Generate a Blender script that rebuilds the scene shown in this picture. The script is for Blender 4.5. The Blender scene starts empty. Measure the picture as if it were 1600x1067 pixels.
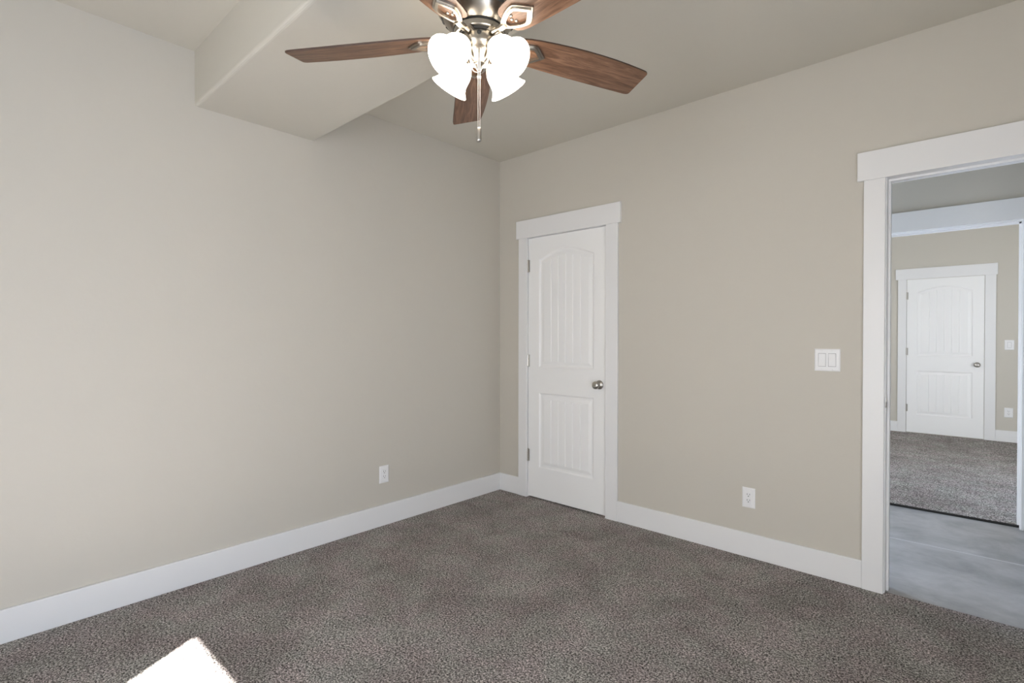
import bpy, bmesh, math
import numpy as np
from mathutils import Vector, Matrix
S = bpy.context.scene
COL = S.collection
rad = math.radians

# ------------------------------------------------------------------ camera
yaw, pit, rol = rad(42.3428), rad(-0.3987), rad(0.0927)
F = Vector((-math.sin(yaw)*math.cos(pit), math.cos(yaw)*math.cos(pit), math.sin(pit)))
R = Vector((math.cos(yaw), math.sin(yaw), 0))
U = R.cross(F)
R2 = R*math.cos(rol) + U*math.sin(rol)
U2 = -R*math.sin(rol) + U*math.cos(rol)
cd = bpy.data.cameras.new('camera'); cam = bpy.data.objects.new('camera', cd); COL.objects.link(cam)
m = Matrix((R2, U2, -F)).transposed().to_4x4(); m.translation = Vector((2.9849, -3.1307, 1.2603))
cam.matrix_world = m
cd.sensor_width = 36; cd.lens = 810.9/1600*36; cd.clip_start = .02
S.camera = cam

# ------------------------------------------------------------------ light and exposure
S.view_settings.view_transform = 'Standard'; S.view_settings.look = 'None'
S.view_settings.gamma = 1; S.view_settings.use_curve_mapping = False
S.view_settings.exposure = 0.20
S.cycles.use_denoising = True
S.cycles.max_bounces = 14; S.cycles.diffuse_bounces = 10; S.cycles.glossy_bounces = 4
S.cycles.sample_clamp_indirect = 6
SKY = 10.7; SUN = 74.0; LAMP = 8.5
w = bpy.data.worlds.new('sky'); S.world = w; w.use_nodes = True
wn = w.node_tree; bg = wn.nodes['Background']; bg.inputs[1].default_value = SKY
# sky: warm white haze round the sun's side (south, -y), clear blue on the far sides, pale ground below the horizon
tc = wn.nodes.new('ShaderNodeTexCoord'); dp = wn.nodes.new('ShaderNodeVectorMath'); dp.operation = 'DOT_PRODUCT'; dp.inputs[1].default_value = (.0, -1, 0)
mr = wn.nodes.new('ShaderNodeMapRange'); mr.inputs['From Min'].default_value = .0; mr.inputs['From Max'].default_value = .8
mx = wn.nodes.new('ShaderNodeMixRGB'); mx.inputs[1].default_value = (.42, .505, .64, 1); mx.inputs[2].default_value = (.64, .66, .69, 1)
wn.links.new(tc.outputs['Generated'], dp.inputs[0]); wn.links.new(dp.outputs['Value'], mr.inputs['Value'])
wn.links.new(mr.outputs['Result'], mx.inputs[0]); wn.links.new(mx.outputs['Color'], bg.inputs[0])
sd = bpy.data.lights.new('sun', 'SUN'); sd.energy = SUN; sd.angle = rad(.53); sd.color = (1, .97, .92)
sun = bpy.data.objects.new('sun', sd); COL.objects.link(sun)
el, dh = rad(38.8), Vector((-.482, .876, 0))
sdir = Vector((dh.x*math.cos(el), dh.y*math.cos(el), -math.sin(el)))
sun.rotation_euler = sdir.to_track_quat('-Z', 'Y').to_euler()

def portal(name, loc, rot, sx, sy):
    l = bpy.data.lights.new(name, 'AREA'); l.shape = 'RECTANGLE'; l.size = sx; l.size_y = sy
    l.cycles.is_portal = True
    o = bpy.data.objects.new(name, l); COL.objects.link(o); o.location = loc; o.rotation_euler = rot

YB = -4.60                      # back wall, behind the camera
XR = 3.95                       # right side wall of the room
WX0, WX1, WZ0, WZ1 = 1.738, 2.85, .06, 2.13
portal('window_daylight', ((WX0+WX1)/2, YB-.13, (WZ0+WZ1)/2), (rad(90), 0, 0), WX1-WX0, WZ1-WZ0)
FWY0, FWY1, FWZ0, FWZ1 = 1.95, 3.55, .08, 2.2
SWY0, SWY1, SWZ0, SWZ1 = -3.35, -2.05, .1, 1.6
portal('added_side_daylight', (XR+.13, (SWY0+SWY1)/2, (SWZ0+SWZ1)/2), (rad(90), 0, rad(90)), SWY1-SWY0, SWZ1-SWZ0)  # sky portal of the added side window
FX1 = 4.6
HX0, HX1 = 1.2, 4.8              # hallway ends
portal('added_hall_daylight', (HX0-.05, .875, 1.0), (rad(90), 0, rad(-90)), 1.15, 2.0)  # added opening in the unseen hall end, brightens the hall
portal('far_window_daylight', (FX1+.13, (FWY0+FWY1)/2, (FWZ0+FWZ1)/2), (rad(90), 0, rad(90)), FWY1-FWY0, FWZ1-FWZ0)

# ------------------------------------------------------------------ materials
def mat(name, col, rough=.5, metal=0.0, spec=.5):
    m = bpy.data.materials.new(name); m.use_nodes = True
    b = m.node_tree.nodes['Principled BSDF']
    b.inputs['Base Color'].default_value = (*col, 1); b.inputs['Roughness'].default_value = rough
    b.inputs['Metallic'].default_value = metal; b.inputs['Specular IOR Level'].default_value = spec
    return m
def nd(m, t, **kw):
    n = m.node_tree.nodes.new(t)
    for k, v in kw.items():
        if k in n.inputs: n.inputs[k].default_value = v
        else: setattr(n, k, v)
    return n
def lk(m, a, ao, b, bi): m.node_tree.links.new(a.outputs[ao], b.inputs[bi])
def noise_bump(m, scale, dist, strength=1.0, detail=3, coord='Object'):
    tc = nd(m, 'ShaderNodeTexCoord'); n = nd(m, 'ShaderNodeTexNoise', Scale=scale, Detail=detail)
    lk(m, tc, coord, n, 'Vector')
    b = nd(m, 'ShaderNodeBump', Strength=strength, Distance=dist); lk(m, n, 'Fac', b, 'Height')
    lk(m, b, 'Normal', m.node_tree.nodes['Principled BSDF'], 'Normal'); return n

WALL = (.557, .530, .474)
M_wall = mat('painted_drywall', WALL, .6, spec=.3); noise_bump(M_wall, 38, .0012, .5, 2)
M_ceil = mat('painted_ceiling_drywall', (.572, .548, .488), .75, spec=.2); noise_bump(M_ceil, 38, .0012, .5, 2)
M_trim = mat('white_trim_paint', (.79, .79, .795), .35)
M_door = mat('white_door_paint', (.88, .88, .88), .38)
M_plastic = mat('white_plastic', (.82, .82, .83), .3)
M_gap_shade = mat('grey_gap_shade', (.30, .30, .31), .6)  # grey stands in for the shadow in the rocker gaps
M_slot = mat('dark_slot', (.03, .03, .03), .6)
M_nickel = mat('polished_nickel', (.40, .365, .315), .30, 1.0)
M_satin = mat('satin_nickel', (.48, .46, .43), .28, 1.0)
M_black = mat('black_rubber', (.015, .015, .015), .7)
M_edge_shade = mat('carpet_edge_shade', (.02, .018, .016), .9)  # dark colour painted in for the shaded carpet edge
M_chain = mat('pale_chain_metal', (.62, .58, .55), .35, .7)

def glass_mat():
    m = bpy.data.materials.new('frosted_white_glass_lit'); m.use_nodes = True
    b = m.node_tree.nodes['Principled BSDF']; b.inputs['Base Color'].default_value = (.9, .88, .85, 1)
    b.inputs['Roughness'].default_value = .35
    b.inputs['Emission Color'].default_value = (1, .90, .76, 1); b.inputs['Emission Strength'].default_value = LAMP
    return m
M_shade = glass_mat()

def wood_mat():
    m = mat('walnut_blade', (.2, .1, .05), .38, spec=.4)
    tc = nd(m, 'ShaderNodeTexCoord'); mp = nd(m, 'ShaderNodeMapping'); mp.inputs['Scale'].default_value = (1.6, 16, 8)
    lk(m, tc, 'Object', mp, 'Vector')
    n1 = nd(m, 'ShaderNodeTexNoise', Scale=3.2, Detail=6, Roughness=.62, Distortion=1.3); lk(m, mp, 'Vector', n1, 'Vector')
    mp2 = nd(m, 'ShaderNodeMapping'); mp2.inputs['Scale'].default_value = (6, 160, 60); lk(m, tc, 'Object', mp2, 'Vector')
    n2 = nd(m, 'ShaderNodeTexNoise', Scale=3, Detail=3); lk(m, mp2, 'Vector', n2, 'Vector')
    r = nd(m, 'ShaderNodeValToRGB'); e = r.color_ramp.elements
    e[0].position = .32; e[0].color = (.080, .040, .022, 1); e[1].position = .68; e[1].color = (.26, .150, .095, 1)
    x = e.new(.5); x.color = (.155, .082, .048, 1)
    lk(m, n1, 'Fac', r, 'Fac')
    mx = nd(m, 'ShaderNodeMixRGB', blend_type='MULTIPLY'); mx.inputs[0].default_value = .55
    r2 = nd(m, 'ShaderNodeValToRGB'); r2.color_ramp.elements[0].position = .35; r2.color_ramp.elements[0].color = (.45, .4, .36, 1)
    r2.color_ramp.elements[1].position = .6; r2.color_ramp.elements[1].color = (1, 1, 1, 1)
    lk(m, n2, 'Fac', r2, 'Fac'); lk(m, r, 'Color', mx, 1); lk(m, r2, 'Color', mx, 2)
    lk(m, mx, 'Color', m.node_tree.nodes['Principled BSDF'], 'Base Color'); return m
M_wood = wood_mat()
M_edge = mat('dark_blade_edge', (.05, .025, .015), .5)

def carpet_mat():
    m = mat('taupe_frieze_carpet', (.2, .18, .17), .95, spec=.1)
    b = m.node_tree.nodes['Principled BSDF']
    tc = nd(m, 'ShaderNodeTexCoord')
    # short worm-like yarn ends: warped fine noise
    n1 = nd(m, 'ShaderNodeTexNoise', Scale=135, Detail=4, Roughness=.78, Distortion=.4); lk(m, tc, 'Object', n1, 'Vector')
    n2 = nd(m, 'ShaderNodeTexNoise', Scale=420, Detail=2); lk(m, tc, 'Object', n2, 'Vector')
    add = nd(m, 'ShaderNodeMath', operation='MULTIPLY_ADD'); add.inputs[1].default_value = .45
    lk(m, n2, 'Fac', add, 0); lk(m, n1, 'Fac', add, 2)
    r = nd(m, 'ShaderNodeValToRGB'); e = r.color_ramp.elements
    e[0].position = .60; e[0].color = (.018, .0165, .015, 1)
    e[1].position = .84; e[1].color = (.80, .755, .725, 1)
    x = e.new(.72); x.color = (.205, .189, .179, 1)
    lk(m, add, 'Value', r, 'Fac')
    # brushed pile: broad patches where the nap leans another way
    n3 = nd(m, 'ShaderNodeTexNoise', Scale=3.2, Detail=4, Roughness=.6, Distortion=.5); lk(m, tc, 'Object', n3, 'Vector')
    r3 = nd(m, 'ShaderNodeValToRGB'); r3.color_ramp.elements[0].position = .35; r3.color_ramp.elements[0].color = (.82, .80, .80, 1)
    r3.color_ramp.elements[1].position = .65; r3.color_ramp.elements[1].color = (1.12, 1.12, 1.12, 1)
    lk(m, n3, 'Fac', r3, 'Fac')
    n4 = nd(m, 'ShaderNodeTexNoise', Scale=6.5, Detail=3); mp4 = nd(m, 'ShaderNodeMapping'); mp4.inputs['Location'].default_value = (7, 3, 0)
    lk(m, tc, 'Object', mp4, 'Vector'); lk(m, mp4, 'Vector', n4, 'Vector')
    r4 = nd(m, 'ShaderNodeValToRGB'); r4.color_ramp.elements[0].position = .4; r4.color_ramp.elements[0].color = (1.03, .98, 1.0, 1)
    r4.color_ramp.elements[1].position = .6; r4.color_ramp.elements[1].color = (.98, 1.01, .99, 1)
    lk(m, n4, 'Fac', r4, 'Fac')
    m1 = nd(m, 'ShaderNodeMixRGB', blend_type='MULTIPLY'); m1.inputs[0].default_value = 1
    lk(m, r, 'Color', m1, 1); lk(m, r3, 'Color', m1, 2)
    m2 = nd(m, 'ShaderNodeMixRGB', blend_type='MULTIPLY'); m2.inputs[0].default_value = 1
    lk(m, m1, 'Color', m2, 1); lk(m, r4, 'Color', m2, 2)
    lk(m, m2, 'Color', b, 'Base Color')
    bp = nd(m, 'ShaderNodeBump', Strength=.9, Distance=.006); lk(m, add, 'Value', bp, 'Height'); lk(m, bp, 'Normal', b, 'Normal')
    return m
M_carpet = carpet_mat()

def concrete_mat():
    m = mat('sealed_grey_concrete', (.2, .2, .2), .3, spec=.5)
    b = m.node_tree.nodes['Principled BSDF']; tc = nd(m, 'ShaderNodeTexCoord')
    mp = nd(m, 'ShaderNodeMapping'); mp.inputs['Scale'].default_value = (1, 1.15, 1); lk(m, tc, 'Object', mp, 'Vector')
    n1 = nd(m, 'ShaderNodeTexNoise', Scale=3.4, Detail=8, Roughness=.66, Distortion=.3); lk(m, mp, 'Vector', n1, 'Vector')
    r = nd(m, 'ShaderNodeValToRGB'); e = r.color_ramp.elements
    e[0].position = .3; e[0].color = (.24, .24, .245, 1); e[1].position = .7; e[1].color = (.46, .46, .47, 1)
    lk(m, n1, 'Fac', r, 'Fac'); lk(m, r, 'Color', b, 'Base Color')
    n2 = nd(m, 'ShaderNodeTexNoise', Scale=9, Detail=5); lk(m, tc, 'Object', n2, 'Vector')
    mr = nd(m, 'ShaderNodeMapRange'); mr.inputs['To Min'].default_value = .22; mr.inputs['To Max'].default_value = .5
    lk(m, n2, 'Fac', mr, 'Value'); lk(m, mr, 'Result', b, 'Roughness'); return m
M_conc = concrete_mat()
M_joint = mat('pale_joint_filler', (.62, .62, .64), .6)

# ------------------------------------------------------------------ helpers
def obj(name, bm, m, parent=None, smooth=False, loc=(0, 0, 0), rot=(0, 0, 0)):
    me = bpy.data.meshes.new(name); bm.to_mesh(me); bm.free()
    o = bpy.data.objects.new(name, me); COL.objects.link(o)
    for x in (m if isinstance(m, (list, tuple)) else [m]): me.materials.append(x)
    if smooth:
        for p in me.polygons: p.use_smooth = True
    if parent: o.parent = parent
    o.location = loc; o.rotation_euler = rot
    return o
def tag(o, label, cat, group=None, kind=None):
    o['label'] = label; o['category'] = cat
    if group: o['group'] = group
    if kind: o['kind'] = kind
    return o
def struct(name, bm, m, label, cat, **kw): return tag(obj(name, bm, m, **kw), label, cat, kind='structure')
def empty(name, loc=(0, 0, 0), rot=(0, 0, 0)):
    o = bpy.data.objects.new(name, None); COL.objects.link(o); o.location = loc; o.rotation_euler = rot; o.empty_display_size = .05; return o
def box(bm, x0, x1, y0, y1, z0, z1, mi=0, bev=0):
    vs = [bm.verts.new((x, y, z)) for x in (x0, x1) for y in (y0, y1) for z in (z0, z1)]
    fs = [bm.faces.new([vs[i] for i in q]) for q in ((0, 1, 3, 2), (4, 6, 7, 5), (0, 4, 5, 1), (2, 3, 7, 6), (0, 2, 6, 4), (1, 5, 7, 3))]
    for f in fs: f.material_index = mi
    if bev:
        es = list({e for f in fs for e in f.edges})
        r = bmesh.ops.bevel(bm, geom=es, offset=bev, segments=2, affect='EDGES', profile=.6)
        for f in r['faces']: f.material_index = mi
    return vs
def BX(*a, bev=0, mi=0):
    bm = bmesh.new(); box(bm, *a, mi=mi, bev=bev); return bm
def MBX(lst, bev=0):
    bm = bmesh.new()
    for a in lst: box(bm, *a, bev=bev)
    return bm
def lathe(bm, prof, n=48, mtx=None, mi=0, cap=True):
    rings = []
    for r, z in prof:
        if r < 1e-6: rings.append([bm.verts.new((0, 0, z))])
        else: rings.append([bm.verts.new((r*math.cos(2*math.pi*k/n), r*math.sin(2*math.pi*k/n), z)) for k in range(n)])
    for a, b in zip(rings, rings[1:]):
        for k in range(n):
            k2 = (k+1) % n
            if len(a) == 1 and len(b) == 1: continue
            if len(a) == 1: f = bm.faces.new((a[0], b[k2], b[k]))
            elif len(b) == 1: f = bm.faces.new((a[k], a[k2], b[0]))
            else: f = bm.faces.new((a[k], a[k2], b[k2], b[k]))
            f.material_index = mi
    if mtx is not None: bmesh.ops.transform(bm, matrix=mtx, verts=[v for r in rings for v in r])
    return rings
def tube(bm, pts, r, n=10):
    pts = [Vector(p) for p in pts]; rings = []
    rs = r if isinstance(r, (list, tuple)) else [r]*len(pts)
    ref = Vector((0.13, 0.31, .94)).normalized()
    for i, p in enumerate(pts):
        t = (pts[min(i+1, len(pts)-1)] - pts[max(i-1, 0)]).normalized()
        a = t.cross(ref)
        if a.length < .05: a = t.cross(Vector((1, 0, 0)))
        a.normalize(); b = t.cross(a)
        rings.append([bm.verts.new(p + (a*math.cos(2*math.pi*k/n) + b*math.sin(2*math.pi*k/n))*rs[i]) for k in range(n)])
    for a, b in zip(rings, rings[1:]):
        for k in range(n): bm.faces.new((a[k], a[(k+1) % n], b[(k+1) % n], b[k]))
    bm.faces.new(rings[0]); bm.faces.new(rings[-1][::-1])
def edge_soft(o, wdt=.002, seg=2):
    md = o.modifiers.new('bevel', 'BEVEL'); md.width = wdt; md.segments = seg; md.limit_method = 'ANGLE'; return o

# ------------------------------------------------------------------ the room
H = 2.72
WT = .115                        # partition thickness
LX = -.005                       # left wall plane
DH = 2.05                        # head of the door openings
YF = 5.60
# closet opening and bedroom doorway in the wall y = 0
CX0, CX1 = .298, 1.034
OX0, OX1 = 2.606, 3.46
JT = .019

struct('floor', MBX([(LX-.1, XR+.1, YB-.15, .024, -.012, 0), (LX, 1.08, .024, .22, -.012, 0)]), M_carpet, 'taupe speckled carpet of the near room with a sun patch near the left wall', 'carpet')
struct('wall_left', BX(LX-.12, LX, YB-.15, WT, -.05, H+.1), M_wall, 'beige wall on the left, bare but for one low outlet', 'wall')
struct('wall_right', MBX([(LX, CX0, 0, WT, -.05, H+.1), (CX0, CX1, 0, WT, DH+.02, H+.1), (CX1, OX0, 0, WT, -.05, H+.1),
                          (OX0, OX1, 0, WT, DH+.02, H+.1), (OX1, HX1, 0, WT, -.05, H+.1)]), M_wall,
       'beige wall on the right holding the white closet door and the open doorway', 'wall')
struct('wall_side', MBX([(XR, XR+.15, YB-.15, SWY0, -.05, H+.1), (XR, XR+.15, SWY1, 0, -.05, H+.1), (XR, XR+.15, SWY0, SWY1, -.05, SWZ0), (XR, XR+.15, SWY0, SWY1, SWZ1, H+.1)]), M_wall, 'beige side wall beside the camera', 'wall')
struct('wall_back', MBX([(LX, WX0, YB-.15, YB, -.05, H+.1), (WX1, XR, YB-.15, YB, -.05, H+.1), (WX0, WX1, YB-.15, YB, -.05, WZ0),
                         (WX0, WX1, YB-.15, YB, WZ1, H+.1)]), M_wall, 'beige wall with the window behind the camera', 'wall')
wf = MBX([(WX0, WX0+.04, YB-.12, YB-.07, WZ0, WZ1), (WX1-.04, WX1, YB-.12, YB-.07, WZ0, WZ1), (WX0, WX1, YB-.12, YB-.07, WZ0, WZ0+.04),
          (WX0, WX1, YB-.03, YB+.03, WZ0-.02, WZ0)])
struct('window_1', wf, M_trim, 'white framed window behind the camera that lets the sun in', 'window')
struct('added_window', MBX([(XR+.06, XR+.1, SWY0, SWY0+.04, SWZ0, SWZ1), (XR+.06, XR+.1, SWY1-.04, SWY1, SWZ0, SWZ1), (XR+.06, XR+.1, SWY0, SWY1, SWZ0, SWZ0+.04), (XR+.06, XR+.1, SWY0, SWY1, SWZ1-.04, SWZ1)]), M_trim,  # unseen window, added so more daylight reaches the left wall
       'unseen white framed window added in the side wall to brighten the room', 'window')
struct('sun_blocker', MBX([(XR+.15, 6.5, YB-.3, YF+.3, H+.10, H+.2)]), M_ceil, 'unseen overhang slab added to block sun at the side windows', 'sun_blocker')  # added slab that keeps direct sun out of the side openings
struct('ceiling', BX(LX, XR, YB, 0, H, H+.1), M_ceil, 'beige ceiling of the near room above the fan', 'ceiling')
b = BX(LX-.01, XR+.01, -2.258, -1.615, 2.442, H+.02)
for e in [e for e in b.edges if abs(e.verts[0].co.z-2.442) < 1e-4 and abs(e.verts[1].co.z-2.442) < 1e-4 and abs(e.verts[0].co.y-e.verts[1].co.y) < 1e-4]:
    e.select = True
bmesh.ops.bevel(b, geom=[e for e in b.edges if e.select], offset=.016, segments=4, affect='EDGES', profile=.5)
bo = struct('ceiling_beam', b, M_ceil, 'beige boxed beam with rounded edges crossing the ceiling above the fan', 'beam')

# baseboards
BT = .015; BH = .140
def baseboard(name, segs, label, axis='x', side=-1):
    bm = MBX(segs); o = struct(name, bm, M_trim, label, 'baseboard'); edge_soft(o, .003); return o
baseboard('baseboard_left', [(LX, LX+BT+.003, YB, -BT, 0, BH)], 'white baseboard along the left wall')
CASL, CASR = .2175, 1.123        # closet casing outer edges
baseboard('baseboard_right', [(LX, CASL, -BT, 0, 0, BH)], 'short white baseboard between the room corner and the closet door')
baseboard('baseboard_right', [(CASR, 2.5318, -BT, 0, 0, BH)], 'white baseboard between the closet door and the open doorway')
baseboard('baseboard_side', [(XR-BT, XR, YB, 0, 0, BH), (3.56, XR, -BT, 0, 0, BH)], 'white baseboard of the side wall beside the camera')

def casing(name, x0, xi0, xi1, x1, hx0, hx1, y, t, label, ht=2.050, hz=2.192, sgn=-1, parts=True):
    """craftsman casing on the face y, standing out by t towards sgn*y: two legs and a flat head board"""
    lo, hi = sorted((y, y+sgn*t)); lo2, hi2 = sorted((y, y+sgn*(t+.003)))
    root = empty(name, ((xi0+xi1)/2, y, 0)); tag(root, label, 'door casing', kind='structure')
    for a, c, nm in ((x0, xi0, 'side_casing'), (xi1, x1, 'side_casing')):
        o = obj(nm, BX(a, c, lo, hi, 0, ht), M_trim, root, loc=(-(xi0+xi1)/2, -y, 0)); edge_soft(o, .002)
    o = obj('head_casing', BX(hx0, hx1, lo2, hi2, ht, hz), M_trim, root, loc=(-(xi0+xi1)/2, -y, 0)); edge_soft(o, .002)
    return root
CT = .018
casing('trim_1', CASL, .3035, 1.0285, CASR, .1925, 1.1454, 0, CT, 'white flat door casing around the closed closet door')
casing('trim_2', 2.5318, 2.6205, 3.452, 3.5407, 2.5042, 3.568, 0, CT, 'white flat door casing around the open doorway to the hall')

# door frame (jambs and stops) of the doorway
jf = MBX([(OX0, OX0+JT, 0, WT, 0, DH+.001), (OX1-JT, OX1, 0, WT, 0, DH+.001), (OX0, OX1, 0, WT, DH+.001, DH+.02),
          (OX0+JT, OX0+JT+.011, .042, .078, 0, DH-.010), (OX1-JT-.011, OX1-JT, .042, .078, 0, DH-.010), (OX0+JT, OX1-JT, .042, .078, DH-.010, DH+.001)])
o = struct('trim_3', jf, M_trim, 'white door jamb and stop lining the open doorway to the hall', 'door frame'); edge_soft(o, .0015)
# strike plate on the left jamb
sp = empty('strike_plate', (OX0+JT, .02, .932)); tag(sp, 'small nickel strike plate on the left jamb of the open doorway', 'strike plate')
bm = bmesh.new(); box(bm, 0, .0015, -.014, .014, -.03, .03, bev=.0006)
obj('plate', bm, M_satin, sp)
obj('latch_hole', BX(.0012, .002, -.006, .008, -.013, .013), M_slot, sp)
bm = bmesh.new(); tube(bm, [(.0, -.016, -.018), (.001, -.0205, -.009), (.001, -.0215, 0), (.001, -.0205, .009), (0, -.016, .018)], .0022, 8)
obj('lip', bm, M_satin, sp, smooth=True)

# closet frame
jf = MBX([(CX0-.012, CX0+.0035, -.001, WT, 0, DH), (CX1-.0035, CX1+.012, -.001, WT, 0, DH), (CX0, CX1, -.001, WT, DH-.001, DH+.02)])
struct('trim_4', jf, M_trim, 'white jamb around the closet door edge', 'door frame')
struct('wall_closet', MBX([(LX, 1.1, .20, .24, -.05, H), (LX, LX+.05, WT, .20, -.05, H), (1.05, 1.1, WT, .20, -.05, H), (LX, 1.1, WT, .24, H, H+.05)]), M_wall,
       'inside walls of the closet behind the closed door', 'wall')

# ------------------------------------------------------------------ panel doors
def door_slab(W, Hd, T=.035):
    """two-panel plank door; front face towards -y, local x 0..W, z 0..Hd"""
    xl, xr = .108, W-.108
    p1b, p1s, p1t = 1.022, 1.862, 1.932
    p2b, p2t = .238, .822
    def coords(stops, lo, hi, step):
        s = sorted({round(v, 5) for v in stops if lo <= v <= hi} | {lo, hi}); out = []
        for a, c in zip(s, s[1:]):
            n = max(1, int(math.ceil((c-a)/step)))
            out += [a+(c-a)*k/n for k in range(n)]
        return np.array(out+[hi])
    prof_d = [0, .004, .010, .016, .024, .036, .046, .050]
    gro = [xl+.05+(xr-xl-.10)*k/6 for k in range(0, 7)]
    xs = coords([xl+d for d in prof_d]+[xr-d for d in prof_d]+[g+q for g in gro for q in (-.0045, -.0015, 0.0015, .0045)], 0, W, .012)
    zst = [p2b+d for d in prof_d]+[p2t-d for d in prof_d]+[p1b+d for d in prof_d]+list(np.arange(p1s-.07, p1t+.01, .003))
    zs = coords(zst, 0, Hd, .25)
    def ztop(x):
        u = abs((x-(xl+xr)/2)/((xr-xl)/2)); u = min(u, 1)
        return p1s+(p1t-p1s)*math.cos(u*math.pi/2)**1.15 if u < 1 else p1s
    def depth(x, z):
        a = min(x-xl, xr-x, z-p2b, p2t-z); c = min(x-xl, xr-x, z-p1b, (ztop(x)-z)*.95)
        s = max(a, c)
        if s <= 0: return 0.0
        d = float(np.interp(s, [0, .004, .010, .016, .024, .046, .050], [0, .003, .0085, .0095, .0095, .0040, .0035]))
        if s > .0495:
            for g in gro[1:-1]:
                q = abs(x-g)
                if q < .0045: d += .0042*min(1, (.0045-q)/.003)
        return d
    bm = bmesh.new()
    g = [[bm.verts.new((x, depth(x, z), z)) for z in zs] for x in xs]
    for i in range(len(xs)-1):
        for j in range(len(zs)-1):
            bm.faces.new((g[i][j], g[i+1][j], g[i+1][j+1], g[i][j+1]))
    # rim and back
    bk = [bm.verts.new((x, T, z)) for x, z in ((0, 0), (W, 0), (W, Hd), (0, Hd))]
    bm.faces.new((bk[0], bk[3], bk[2], bk[1]))
    bm.faces.new([g[i][0] for i in range(len(xs))][::-1]+[bk[0], bk[1]])
    bm.faces.new([g[i][-1] for i in range(len(xs))]+[bk[2], bk[3]])
    bm.faces.new([g[0][j] for j in range(len(zs))]+[bk[3], bk[0]])
    bm.faces.new([g[-1][j] for j in range(len(zs))][::-1]+[bk[1], bk[2]])
    return bm
def knob_mesh():
    bm = bmesh.new(); mt = Matrix.Rotation(rad(90), 4, 'X')       # +z -> -y
    lathe(bm, [(0, 0), (.0325, 0), (.0325, .003), (.030, .007), (.018, .011), (.0125, .014), (.0115, .026), (.014, .031), (.022, .036), (.0275, .044), (.0285, .051), (.026, .059), (.019, .0645), (.010, .067), (0, .0675)], 40, mt)
    return bm
def hinge_mesh():
    bm = bmesh.new()
    for k in range(5):
        z0 = -.0475+k*.019
        lathe(bm, [(0, z0+.0006), (.0066, z0+.0006), (.0066, z0+.0184), (0, z0+.0184)], 16)
    lathe(bm, [(0, -.051), (.003, -.051), (.005, -.047), (.005, .047), (.003, .051), (0, .051)], 12)
    box(bm, -.004, .016, .0035, .0055, -.0475, .0475)
    return bm
def panel_door(name, x, y, W, Hd, zb, label, hz, knob_x, knob_z):
    root = empty(name, (x, y, zb)); tag(root, label, 'door', kind='structure')
    obj('door_slab', door_slab(W, Hd), M_door, root)
    k = obj('door_knob', knob_mesh(), M_satin, root, smooth=True, loc=(knob_x-x, 0, knob_z-zb)); k['label'] = 'round satin nickel door knob'
    for z in hz: obj('hinge', hinge_mesh(), M_satin, root, smooth=False, loc=(-.0015, -.0062, z-zb))
    return root
panel_door('door_1', .3055, .004, .722, DH-.0145, .010, 'closed white two-panel closet door with arched top panel in the right wall near the room corner',
           (1.829, 1.081, .334), .968, .929)

# ------------------------------------------------------------------ outlets and switches
def plate_mesh(w, h):
    bm = bmesh.new(); x, z, t = w/2, h/2, .006; i = .006
    a = [bm.verts.new(p) for p in ((-x, 0, -z), (x, 0, -z), (x, 0, z), (-x, 0, z))]
    b = [bm.verts.new(p) for p in ((-x, -.003, -z), (x, -.003, -z), (x, -.003, z), (-x, -.003, z))]
    c = [bm.verts.new(p) for p in ((-x+i, -t, -z+i), (x-i, -t, -z+i), (x-i, -t, z-i), (-x+i, -t, z-i))]
    for p, q in ((a, b), (b, c)):
        for k in range(4): bm.faces.new((p[k], p[(k+1) % 4], q[(k+1) % 4], q[k]))
    bm.faces.new(c); bm.faces.new(a[::-1]); return bm
def outlet(loc, rz, label, w=.072, h=.115):
    root = empty('wall_outlet', loc, (0, 0, rz)); tag(root, label, 'wall outlet')
    obj('cover_plate', plate_mesh(w, h), M_plastic, root)
    o = obj('receptacle', MBX([(-.0168, .0168, -.0085, -.004, -.0335, .0335)], bev=.0012), M_plastic, root)
    for s in (.0165, -.0165):
        bm = bmesh.new()
        box(bm, -.0080, -.0055, -.0089, -.008, s+.000, s+.0085); box(bm, .0055, .0080, -.0089, -.008, s+.001, s+.0080)
        lathe(bm, [(0, .008), (.0028, .008), (.0028, .0089), (0, .0089)], 12, Matrix.Translation((0, 0, s-.0065)) @ Matrix.Rotation(rad(90), 4, 'X'))
        obj('socket', bm, M_slot, o)
    for s in (.048, -.048):
        bm = bmesh.new(); lathe(bm, [(0, .0055), (.003, .0055), (.003, .0068), (0, .0072)], 12, Matrix.Translation((0, 0, s)) @ Matrix.Rotation(rad(90), 4, 'X'))
        obj('screw', bm, M_plastic, root, smooth=True)
    return root
def rocker_mesh(up):
    bm = bmesh.new(); x, z = .0160, .0328
    d1, d2 = (.0125, .0072) if up else (.0072, .0125)
    pts = [(-x, -.004, -z), (x, -.004, -z), (x, -.004, z), (-x, -.004, z)]
    a = [bm.verts.new(p) for p in pts]
    low = [bm.verts.new((-x, -d2, -z)), bm.verts.new((x, -d2, -z))]; mid = [bm.verts.new((-x, -.0080, 0)), bm.verts.new((x, -.0080, 0))]
    top = [bm.verts.new((-x, -d1, z)), bm.verts.new((x, -d1, z))]
    bm.faces.new((low[0], low[1], mid[1], mid[0])); bm.faces.new((mid[0], mid[1], top[1], top[0]))
    bm.faces.new((a[0], a[1], low[1], low[0])); bm.faces.new((top[0], top[1], a[2], a[3]))
    bm.faces.new((a[0], low[0], mid[0], top[0], a[3])); bm.faces.new((a[1], a[2], top[1], mid[1], low[1]))
    return bm
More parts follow.
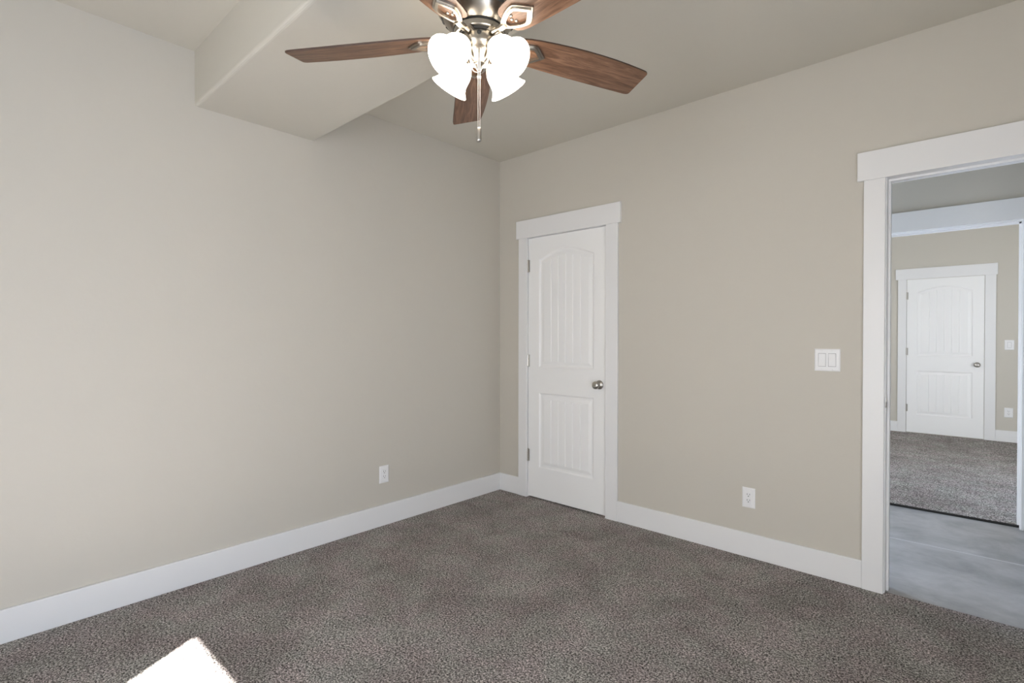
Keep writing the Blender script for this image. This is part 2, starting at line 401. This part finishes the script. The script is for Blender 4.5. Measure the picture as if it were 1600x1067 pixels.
def switch(loc, rz, label, n, w, h=.117):
    root = empty('light_switch', loc, (0, 0, rz)); tag(root, label, 'light switch')
    obj('cover_plate', plate_mesh(w, h), M_plastic, root)
    for k in range(n):
        cx = (k-(n-1)/2)*.046
        obj('rocker_gap_shade', BX(cx-.0178, cx+.0178, -.0066, -.004, -.0348, .0348), M_gap_shade, root)  # plate coloured as the shadow line round the rocker
        obj('rocker_frame', MBX([(cx-.0205, cx-.0178, -.0082, -.004, -.0375, .0375), (cx+.0178, cx+.0205, -.0082, -.004, -.0375, .0375),
                                 (cx-.0178, cx+.0178, -.0082, -.004, -.0375, -.0348), (cx-.0178, cx+.0178, -.0082, -.004, .0348, .0375)]), M_plastic, root)
        obj('rocker', rocker_mesh(k == 1), M_plastic, root, loc=(cx, 0, 0))
        for s in (.048, -.048):
            bm = bmesh.new(); lathe(bm, [(0, .0055), (.003, .0055), (.003, .0068), (0, .0072)], 12, Matrix.Translation((cx, 0, s)) @ Matrix.Rotation(rad(90), 4, 'X'))
            obj('screw', bm, M_plastic, root, smooth=True)
    return root
outlet((LX, -1.130, .341), rad(90), 'white outlet low on the left wall above its baseboard')
outlet((1.983, 0, .341), 0, 'white outlet with dark slots low on the right wall between closet door and doorway', .070, .115)
switch((2.3735, 0, 1.147), 0, 'white double rocker light switch on the right wall beside the open doorway', 2, .118)

# ------------------------------------------------------------------ hallway
Y2 = 1.69; FH = 1.81; YF = 5.60
X2L, X2R = 2.30, 3.162           # opening into the far room
bm = BX(HX0-.1, HX1, .024, 1.752, -.06, -.012)
struct('floor', bm, M_conc, 'grey sealed concrete floor of the hall beyond the doorway', 'floor')
bm = MBX([(HX0, HX1, .943, .953, -.0125, -.0112)])
struct('trim_5', bm, M_joint, 'thin pale joint line across the grey concrete hall floor', 'floor joint')
struct('wall_hall', MBX([(HX0, X2L-.02, Y2, FH, -.05, H+.1), (X2R+.02, HX1, Y2, FH, -.05, H+.1), (X2L-.02, X2R+.02, Y2, FH, DH+.015, H+.1)]), M_wall,
       'shaded taupe hall wall above the second white doorway', 'wall')
struct('wall_hall_end', MBX([(HX1, HX1+.1, WT, Y2, -.05, H), (HX0-.1, HX0, WT, .30, -.05, H), (HX0-.1, HX0, 1.45, Y2, -.05, H), (HX0-.1, HX0, .30, 1.45, 2.0, H)]), M_wall, 'end walls of the hall out of sight', 'wall')  # left end holds the added daylight opening
struct('ceiling', BX(HX0, HX1, WT, Y2, H, H+.1), M_ceil, 'ceiling of the hall beyond the doorway', 'ceiling')
casing('trim_6', X2L-.09, X2L-.005, X2R+.005, X2R+.096, X2L-.12, X2R+.124, Y2, CT, 'white flat door casing of the second doorway across the hall', ht=2.050, hz=2.195)
jf = MBX([(X2L-.02, X2L, Y2, FH, -.012, DH), (X2R, X2R+.02, Y2, FH, -.012, DH), (X2L, X2R, Y2, FH, DH-.004, DH+.015),
          (X2R-.011, X2R, Y2+.06, Y2+.09, -.012, DH), (X2L, X2R, Y2+.06, Y2+.09, DH-.015, DH-.004)])
struct('trim_7', jf, M_trim, 'white jamb lining the second doorway across the hall', 'door frame')
casing('trim_8', OX0-.087, OX0+.014, OX1-.008, OX1+.08, OX0-.115, OX1+.107, WT, CT, 'white casing on the hall side of the open doorway', sgn=1)

# ------------------------------------------------------------------ far room
FX0 = .3
struct('floor', BX(FX0, FX1, 1.752, YF, -.012, .004), M_carpet, 'grey carpet of the far room beyond the hall', 'carpet')
bm = bmesh.new(); tube(bm, [(X2L, 1.748, -.004), (X2R, 1.748, -.004)], .0085, 8)  # strip that draws the shade along the carpet edge
struct('trim_9', bm, M_edge_shade, 'dark strip for the shade where the far room carpet meets the concrete', 'carpet edge')
struct('wall_far', BX(FX0, FX1, YF, YF+.12, -.05, H+.1), M_wall, 'beige wall at the back of the far room holding a white door', 'wall')
struct('wall_far_left', BX(FX0-.1, FX0, FH, YF+.1, -.05, H+.1), M_wall, 'left wall of the far room out of sight', 'wall')
struct('wall_far_right', MBX([(FX1, FX1+.15, FH, FWY0, -.05, H+.1), (FX1, FX1+.15, FWY1, YF, -.05, H+.1), (FX1, FX1+.15, FWY0, FWY1, -.05, FWZ0), (FX1, FX1+.15, FWY0, FWY1, FWZ1, H+.1)]), M_wall,
       'window wall of the far room out of sight', 'wall')
struct('window_2', MBX([(FX1+.06, FX1+.1, FWY0, FWY0+.04, FWZ0, FWZ1), (FX1+.06, FX1+.1, FWY1-.04, FWY1, FWZ0, FWZ1), (FX1+.06, FX1+.1, FWY0, FWY1, FWZ0, FWZ0+.04), (FX1+.06, FX1+.1, FWY0, FWY1, FWZ1-.04, FWZ1)]), M_trim,
       'white framed window of the far room out of sight', 'window')
struct('ceiling', BX(FX0, FX1, FH, YF, H, H+.1), M_ceil, 'ceiling of the far room', 'ceiling')
casing('trim_10', 2.112, 2.2045, 2.983, 3.0845, 2.085, 3.0985, YF, CT, 'white flat door casing around the far room door')
baseboard('baseboard_far', [(FX0, 2.112, YF-BT, YF, 0, BH)], 'white baseboard left of the far room door')
baseboard('baseboard_far', [(3.0845, FX1, YF-BT, YF, 0, BH)], 'white baseboard right of the far room door')
panel_door('door_2', 2.209, YF-.012, .770, DH-.016, .012, 'closed white two-panel plank door in the far room seen through both doorways', (1.831, 1.087, .335), 2.915, .932)
switch((3.2045, YF, 1.184), 0, 'small white light switch right of the far room door', 1, .085, .120)
outlet((3.203, YF, .359), 0, 'small white outlet low on the wall right of the far room door', .078, .117)

# ------------------------------------------------------------------ ceiling fan
FC = Vector((1.767, -1.955, 0)); ZB = 2.226; TH0 = 212.5
fan = empty('ceiling_fan', (FC.x, FC.y, 2.442))
tag(fan, 'polished nickel ceiling fan with five walnut blades and four lit frosted glass shades', 'ceiling fan')
def fobj(name, bm, m, smooth=False, rot=(0, 0, 0), z=0, parent=None):
    return obj(name, bm, m, parent or fan, smooth, (0, 0, z if parent else z-2.442), rot)
bm = bmesh.new()
lathe(bm, [(0, 2.442), (.092, 2.442), (.098, 2.436), (.100, 2.415), (.112, 2.408), (.130, 2.398), (.1375, 2.380), (.139, 2.350), (.1385, 2.325), (.134, 2.312), (.126, 2.300), (.122, 2.298),
           (.112, 2.284), (.099, 2.268), (.088, 2.258), (.082, 2.254), (.080, 2.2535), (0, 2.2535)], 72)
fobj('motor_housing', bm, M_nickel, True)
bm = bmesh.new(); box(bm, -.0025, .0025, -.016, .016, -.0035, .0035)
slot_me = bpy.data.meshes.new('vent_slot'); bm.to_mesh(slot_me); bm.free(); slot_me.materials.append(M_slot)
for rr, zz, tl, off in ((.1185, 2.2925, 40, .5), (.1393, 2.345, 0, 0), (.1045, 2.2735, 42, 0)):
    for k in range(14 if rr > .11 else 0):
        o = bpy.data.objects.new('vent_slot', slot_me); COL.objects.link(o); o.parent = fan
        m4 = Matrix.Rotation(2*math.pi*(k+off)/14, 4, 'Z') @ Matrix.Translation((rr, 0, zz-2.442)) @ Matrix.Rotation(rad(tl), 4, 'Y')
        o.location = m4.to_translation(); o.rotation_euler = m4.to_euler()
bm = bmesh.new(); lathe(bm, [(0, 2.2545), (.083, 2.2545), (.0835, 2.250), (.0, 2.250)], 64)
fobj('rubber_ring', bm, M_black)
bm = bmesh.new(); lathe(bm, [(0, 2.250), (.0805, 2.250), (.082, 2.247), (.082, 2.233), (.080, 2.2305), (0, 2.2305)], 64)
fobj('blade_ring', bm, M_nickel, False)
bm = bmesh.new(); lathe(bm, [(0, 2.2305), (.071, 2.2305), (.071, 2.2275), (0, 2.2275)], 64)
fobj('rubber_ring', bm, M_black)
bm = bmesh.new(); lathe(bm, [(0, 2.2275), (.062, 2.2275), (.064, 2.223), (.0635, 2.200), (.060, 2.190), (.048, 2.183), (.037, 2.176), (.032, 2.165), (.028, 2.150), (.020, 2.142), (.012, 2.138), (.008, 2.130), (.004, 2.126), (0, 2.125)], 56)
fobj('switch_housing', bm, M_nickel, True)
bm = bmesh.new(); lathe(bm, [(0, 0), (.0065, 0), (.0065, .004), (0, .004)], 16, Matrix.Rotation(rad(90), 4, 'Y'))
v = box(bm, .0035, .0065, -.004, .004, -.0022, .0022)
o = fobj('reverse_switch', bm, M_black, rot=(0, 0, rad(-43.8)), z=2.214)
o.location = (.0625*math.cos(rad(-43.8)), .0625*math.sin(rad(-43.8)), 2.214-2.442)

# one blade and its iron along local +x, pitched about x
def poly_extrude(bm, outer, z0, z1, inner=None):
    n = len(outer)
    def ring(pts, z): return [bm.verts.new((x, y, z)) for x, y in pts]
    ot, ob = ring(outer, z1), ring(outer, z0)
    for k in range(n): bm.faces.new((ob[k], ob[(k+1) % n], ot[(k+1) % n], ot[k]))
    if inner is None:
        bm.faces.new(ot); bm.faces.new(ob[::-1])
    else:
        it, ib = ring(inner, z1), ring(inner, z0)
        for k in range(n):
            k2 = (k+1) % n
            bm.faces.new((ib[k2], ib[k], it[k], it[k2])); bm.faces.new((ot[k], ot[k2], it[k2], it[k])); bm.faces.new((ob[k2], ob[k], ib[k], ib[k2]))
def blade_outline():
    # one edge nearly straight, the other bowed, blunt tip with small rounded corners
    up = [(.128, .030), (.134, .042), (.150, .051), (.18, .0565), (.26, .0610), (.36, .0640), (.46, .0655), (.56, .0665), (.632, .0670), (.645, .0650), (.6515, .061), (.653, .054)]
    lo = [(.653, -.049), (.6500, -.0555), (.642, -.0595), (.61, -.0635), (.56, -.0680), (.50, -.0715), (.44, -.0730), (.38, -.0730), (.32, -.0710), (.26, -.0670), (.20, -.0610), (.165, -.0560), (.145, -.050), (.134, -.042), (.128, -.030)]
    return (up + lo)[::-1]
def smooth_closed(pts, it=2):
    for _ in range(it):
        q = []
        for i, a in enumerate(pts):
            c = pts[(i+1) % len(pts)]
            q += [(a[0]*.75+c[0]*.25, a[1]*.75+c[1]*.25), (a[0]*.25+c[0]*.75, a[1]*.25+c[1]*.75)]
        pts = q
    return pts
PITCH = rad(-13)
bm = bmesh.new(); poly_extrude(bm, blade_outline(), .0, .006)
for f in bm.faces:
    if abs(f.normal.z) < .5: f.material_index = 1
bmesh.ops.recalc_face_normals(bm, faces=bm.faces)
for f in bm.faces: f.material_index = 1 if abs(f.normal.z) < .5 else 0
blade_me = bpy.data.meshes.new('blade'); bm.to_mesh(blade_me); bm.free(); blade_me.materials.append(M_wood); blade_me.materials.append(M_edge)
bm = bmesh.new()
outer = smooth_closed([(.112, -.010), (.130, -.022), (.158, -.036), (.186, -.043), (.200, -.040), (.236, -.006), (.244, 0), (.236, .006), (.200, .040), (.186, .043), (.158, .036), (.130, .022), (.112, .010)], 2)
cx = .176
def inset(f, g): return [(cx+(x-cx)*f, y*g) for x, y in outer]
poly_extrude(bm, outer, -.006, -.0005, inset(.72, .70))
poly_extrude(bm, inset(.86, .85), -.011, -.006, inset(.66, .64))      # raised rim around the window
bmesh.ops.recalc_face_normals(bm, faces=bm.faces)
tube(bm, [(.070, 0, -.003), (.090, 0, -.004), (.108, 0, -.007), (.128, 0, -.006)], [.011, .0095, .010, .010], 12)
v0 = box(bm, .060, .088, -.020, .020, -.004, .004)
iron_me = bpy.data.meshes.new('blade_iron'); bm.to_mesh(iron_me); bm.free(); iron_me.materials.append(M_nickel)
bm = bmesh.new()
lathe(bm, [(0, -.0045), (.004, -.004), (.0055, -.0015), (.0055, 0), (0, 0)], 16)
screw_me = bpy.data.meshes.new('screw'); bm.to_mesh(screw_me); bm.free(); screw_me.materials.append(M_nickel)
for p in screw_me.polygons: p.use_smooth = True
for k in range(5):
    a = rad(TH0-72*k)
    rt = (Matrix.Rotation(a, 4, 'Z') @ Matrix.Rotation(PITCH, 4, 'X')).to_euler()
    bl = bpy.data.objects.new('blade', blade_me); COL.objects.link(bl); bl.parent = fan; bl.location = (0, 0, ZB-2.442); bl.rotation_euler = rt
    ir = bpy.data.objects.new('blade_iron', iron_me); COL.objects.link(ir); ir.parent = fan; ir.location = (0, 0, ZB-2.442+.0005); ir.rotation_euler = rt
    for sx, sy in ((.152, 0), (.160, .012), (.160, -.012)):
        s = bpy.data.objects.new('screw', screw_me); COL.objects.link(s); s.parent = ir; s.location = (sx, sy, 0)

# light kit: arms, cups and bell shades
tilt = rad(44)
bm = bmesh.new(); tube(bm, [(.020, 0, 2.150), (.028, 0, 2.152), (.038, 0, 2.160), (.046, 0, 2.176), (.052, 0, 2.190)], [.006, .006, .006, .007, .009], 12)
arm_me = bpy.data.meshes.new('lamp_arm'); bm.to_mesh(arm_me); bm.free(); arm_me.materials.append(M_nickel)
bm = bmesh.new(); lathe(bm, [(0, -.012), (.012, -.012), (.020, -.006), (.0255, .002), (.0265, .010), (.0255, .013), (.022, .014), (0, .014)], 32)
cup_me = bpy.data.meshes.new('shade_cup'); bm.to_mesh(cup_me); bm.free(); cup_me.materials.append(M_nickel)
bm = bmesh.new()
prof = [(.021, 0), (.025, .007), (.033, .018), (.0405, .031), (.0455, .046), (.0470, .060), (.0467, .073), (.0480, .084), (.0520, .094), (.0580, .103), (.0648, .111)]
inner = [(r-.003, z) for r, z in prof[::-1]]
lathe(bm, prof+inner, 48)
sh_me = bpy.data.meshes.new('glass_shade'); bm.to_mesh(sh_me); bm.free(); sh_me.materials.append(M_shade)
bm = bmesh.new(); lathe(bm, [(0, .015), (.013, .015), (.014, .03), (.024, .05), (.029, .066), (.026, .082), (.014, .093), (0, .096)], 24)
bulb_me = bpy.data.meshes.new('bulb'); bm.to_mesh(bulb_me); bm.free(); bulb_me.materials.append(M_shade)
for me in (arm_me, cup_me, sh_me, bulb_me):
    for p in me.polygons: p.use_smooth = True
for k in range(4):
    a = rad(-43.8+45+90*k)
    def put(name, me, loc, rot, parent=fan):
        o = bpy.data.objects.new(name, me); COL.objects.link(o); o.parent = parent; o.location = loc; o.rotation_euler = rot; return o
    put('lamp_arm', arm_me, (0, 0, -2.442), (0, 0, a))
    # local +z of the shade points out and down
    rot = (Matrix.Rotation(a, 4, 'Z') @ Matrix.Rotation(math.pi/2+tilt, 4, 'Y')).to_euler()
    loc = Vector((.063*math.cos(a), .063*math.sin(a), 2.190-2.442))
    put('shade_cup', cup_me, loc, rot)
    s = put('glass_shade', sh_me, loc, rot)
    put('bulb', bulb_me, (0, 0, 0), (0, 0, 0), s)
# pull chains
cx_, cy_ = .040*math.cos(rad(-43.8)), .040*math.sin(rad(-43.8))
rt_ = Vector((math.cos(yaw), math.sin(yaw), 0))
for sd_ in (-1, 1):
    bm = bmesh.new(); ox, oy = cx_+rt_.x*.0031*sd_, cy_+rt_.y*.0031*sd_
    for k in range(102):
        bmesh.ops.create_icosphere(bm, subdivisions=1, radius=.0015, matrix=Matrix.Translation((ox, oy, 2.195-k*.0027-2.442)))
    pc = obj('pull_chain', bm, M_chain, fan, True)
    bm = bmesh.new(); lathe(bm, [(0, .005), (.003, .004), (.003, -.004), (0, -.005)], 12, Matrix.Translation((ox, oy, 2.085-2.442)))
    obj('chain_connector', bm, M_chain, pc, True)
bm = bmesh.new(); zt = 1.928-2.442
lathe(bm, [(0, zt), (.004, zt), (.0072, zt-.004), (.0080, zt-.040), (.0070, zt-.046), (0, zt-.0465)], 24, Matrix.Translation((cx_, cy_, 0)))
obj('pull_fob', bm, M_satin, pc, True)
bm = bmesh.new()                                    # second, short looped chain
for k in range(26):
    t = k/25*math.pi*1.25
    p = (cx_-.008-.016*math.sin(t)*.8, cy_-.010*math.sin(t), 2.130-2.442-.012+.014*math.cos(t))
    bmesh.ops.create_icosphere(bm, subdivisions=1, radius=.0018, matrix=Matrix.Translation(p))
obj('short_pull_chain', bm, M_chain, fan, True)
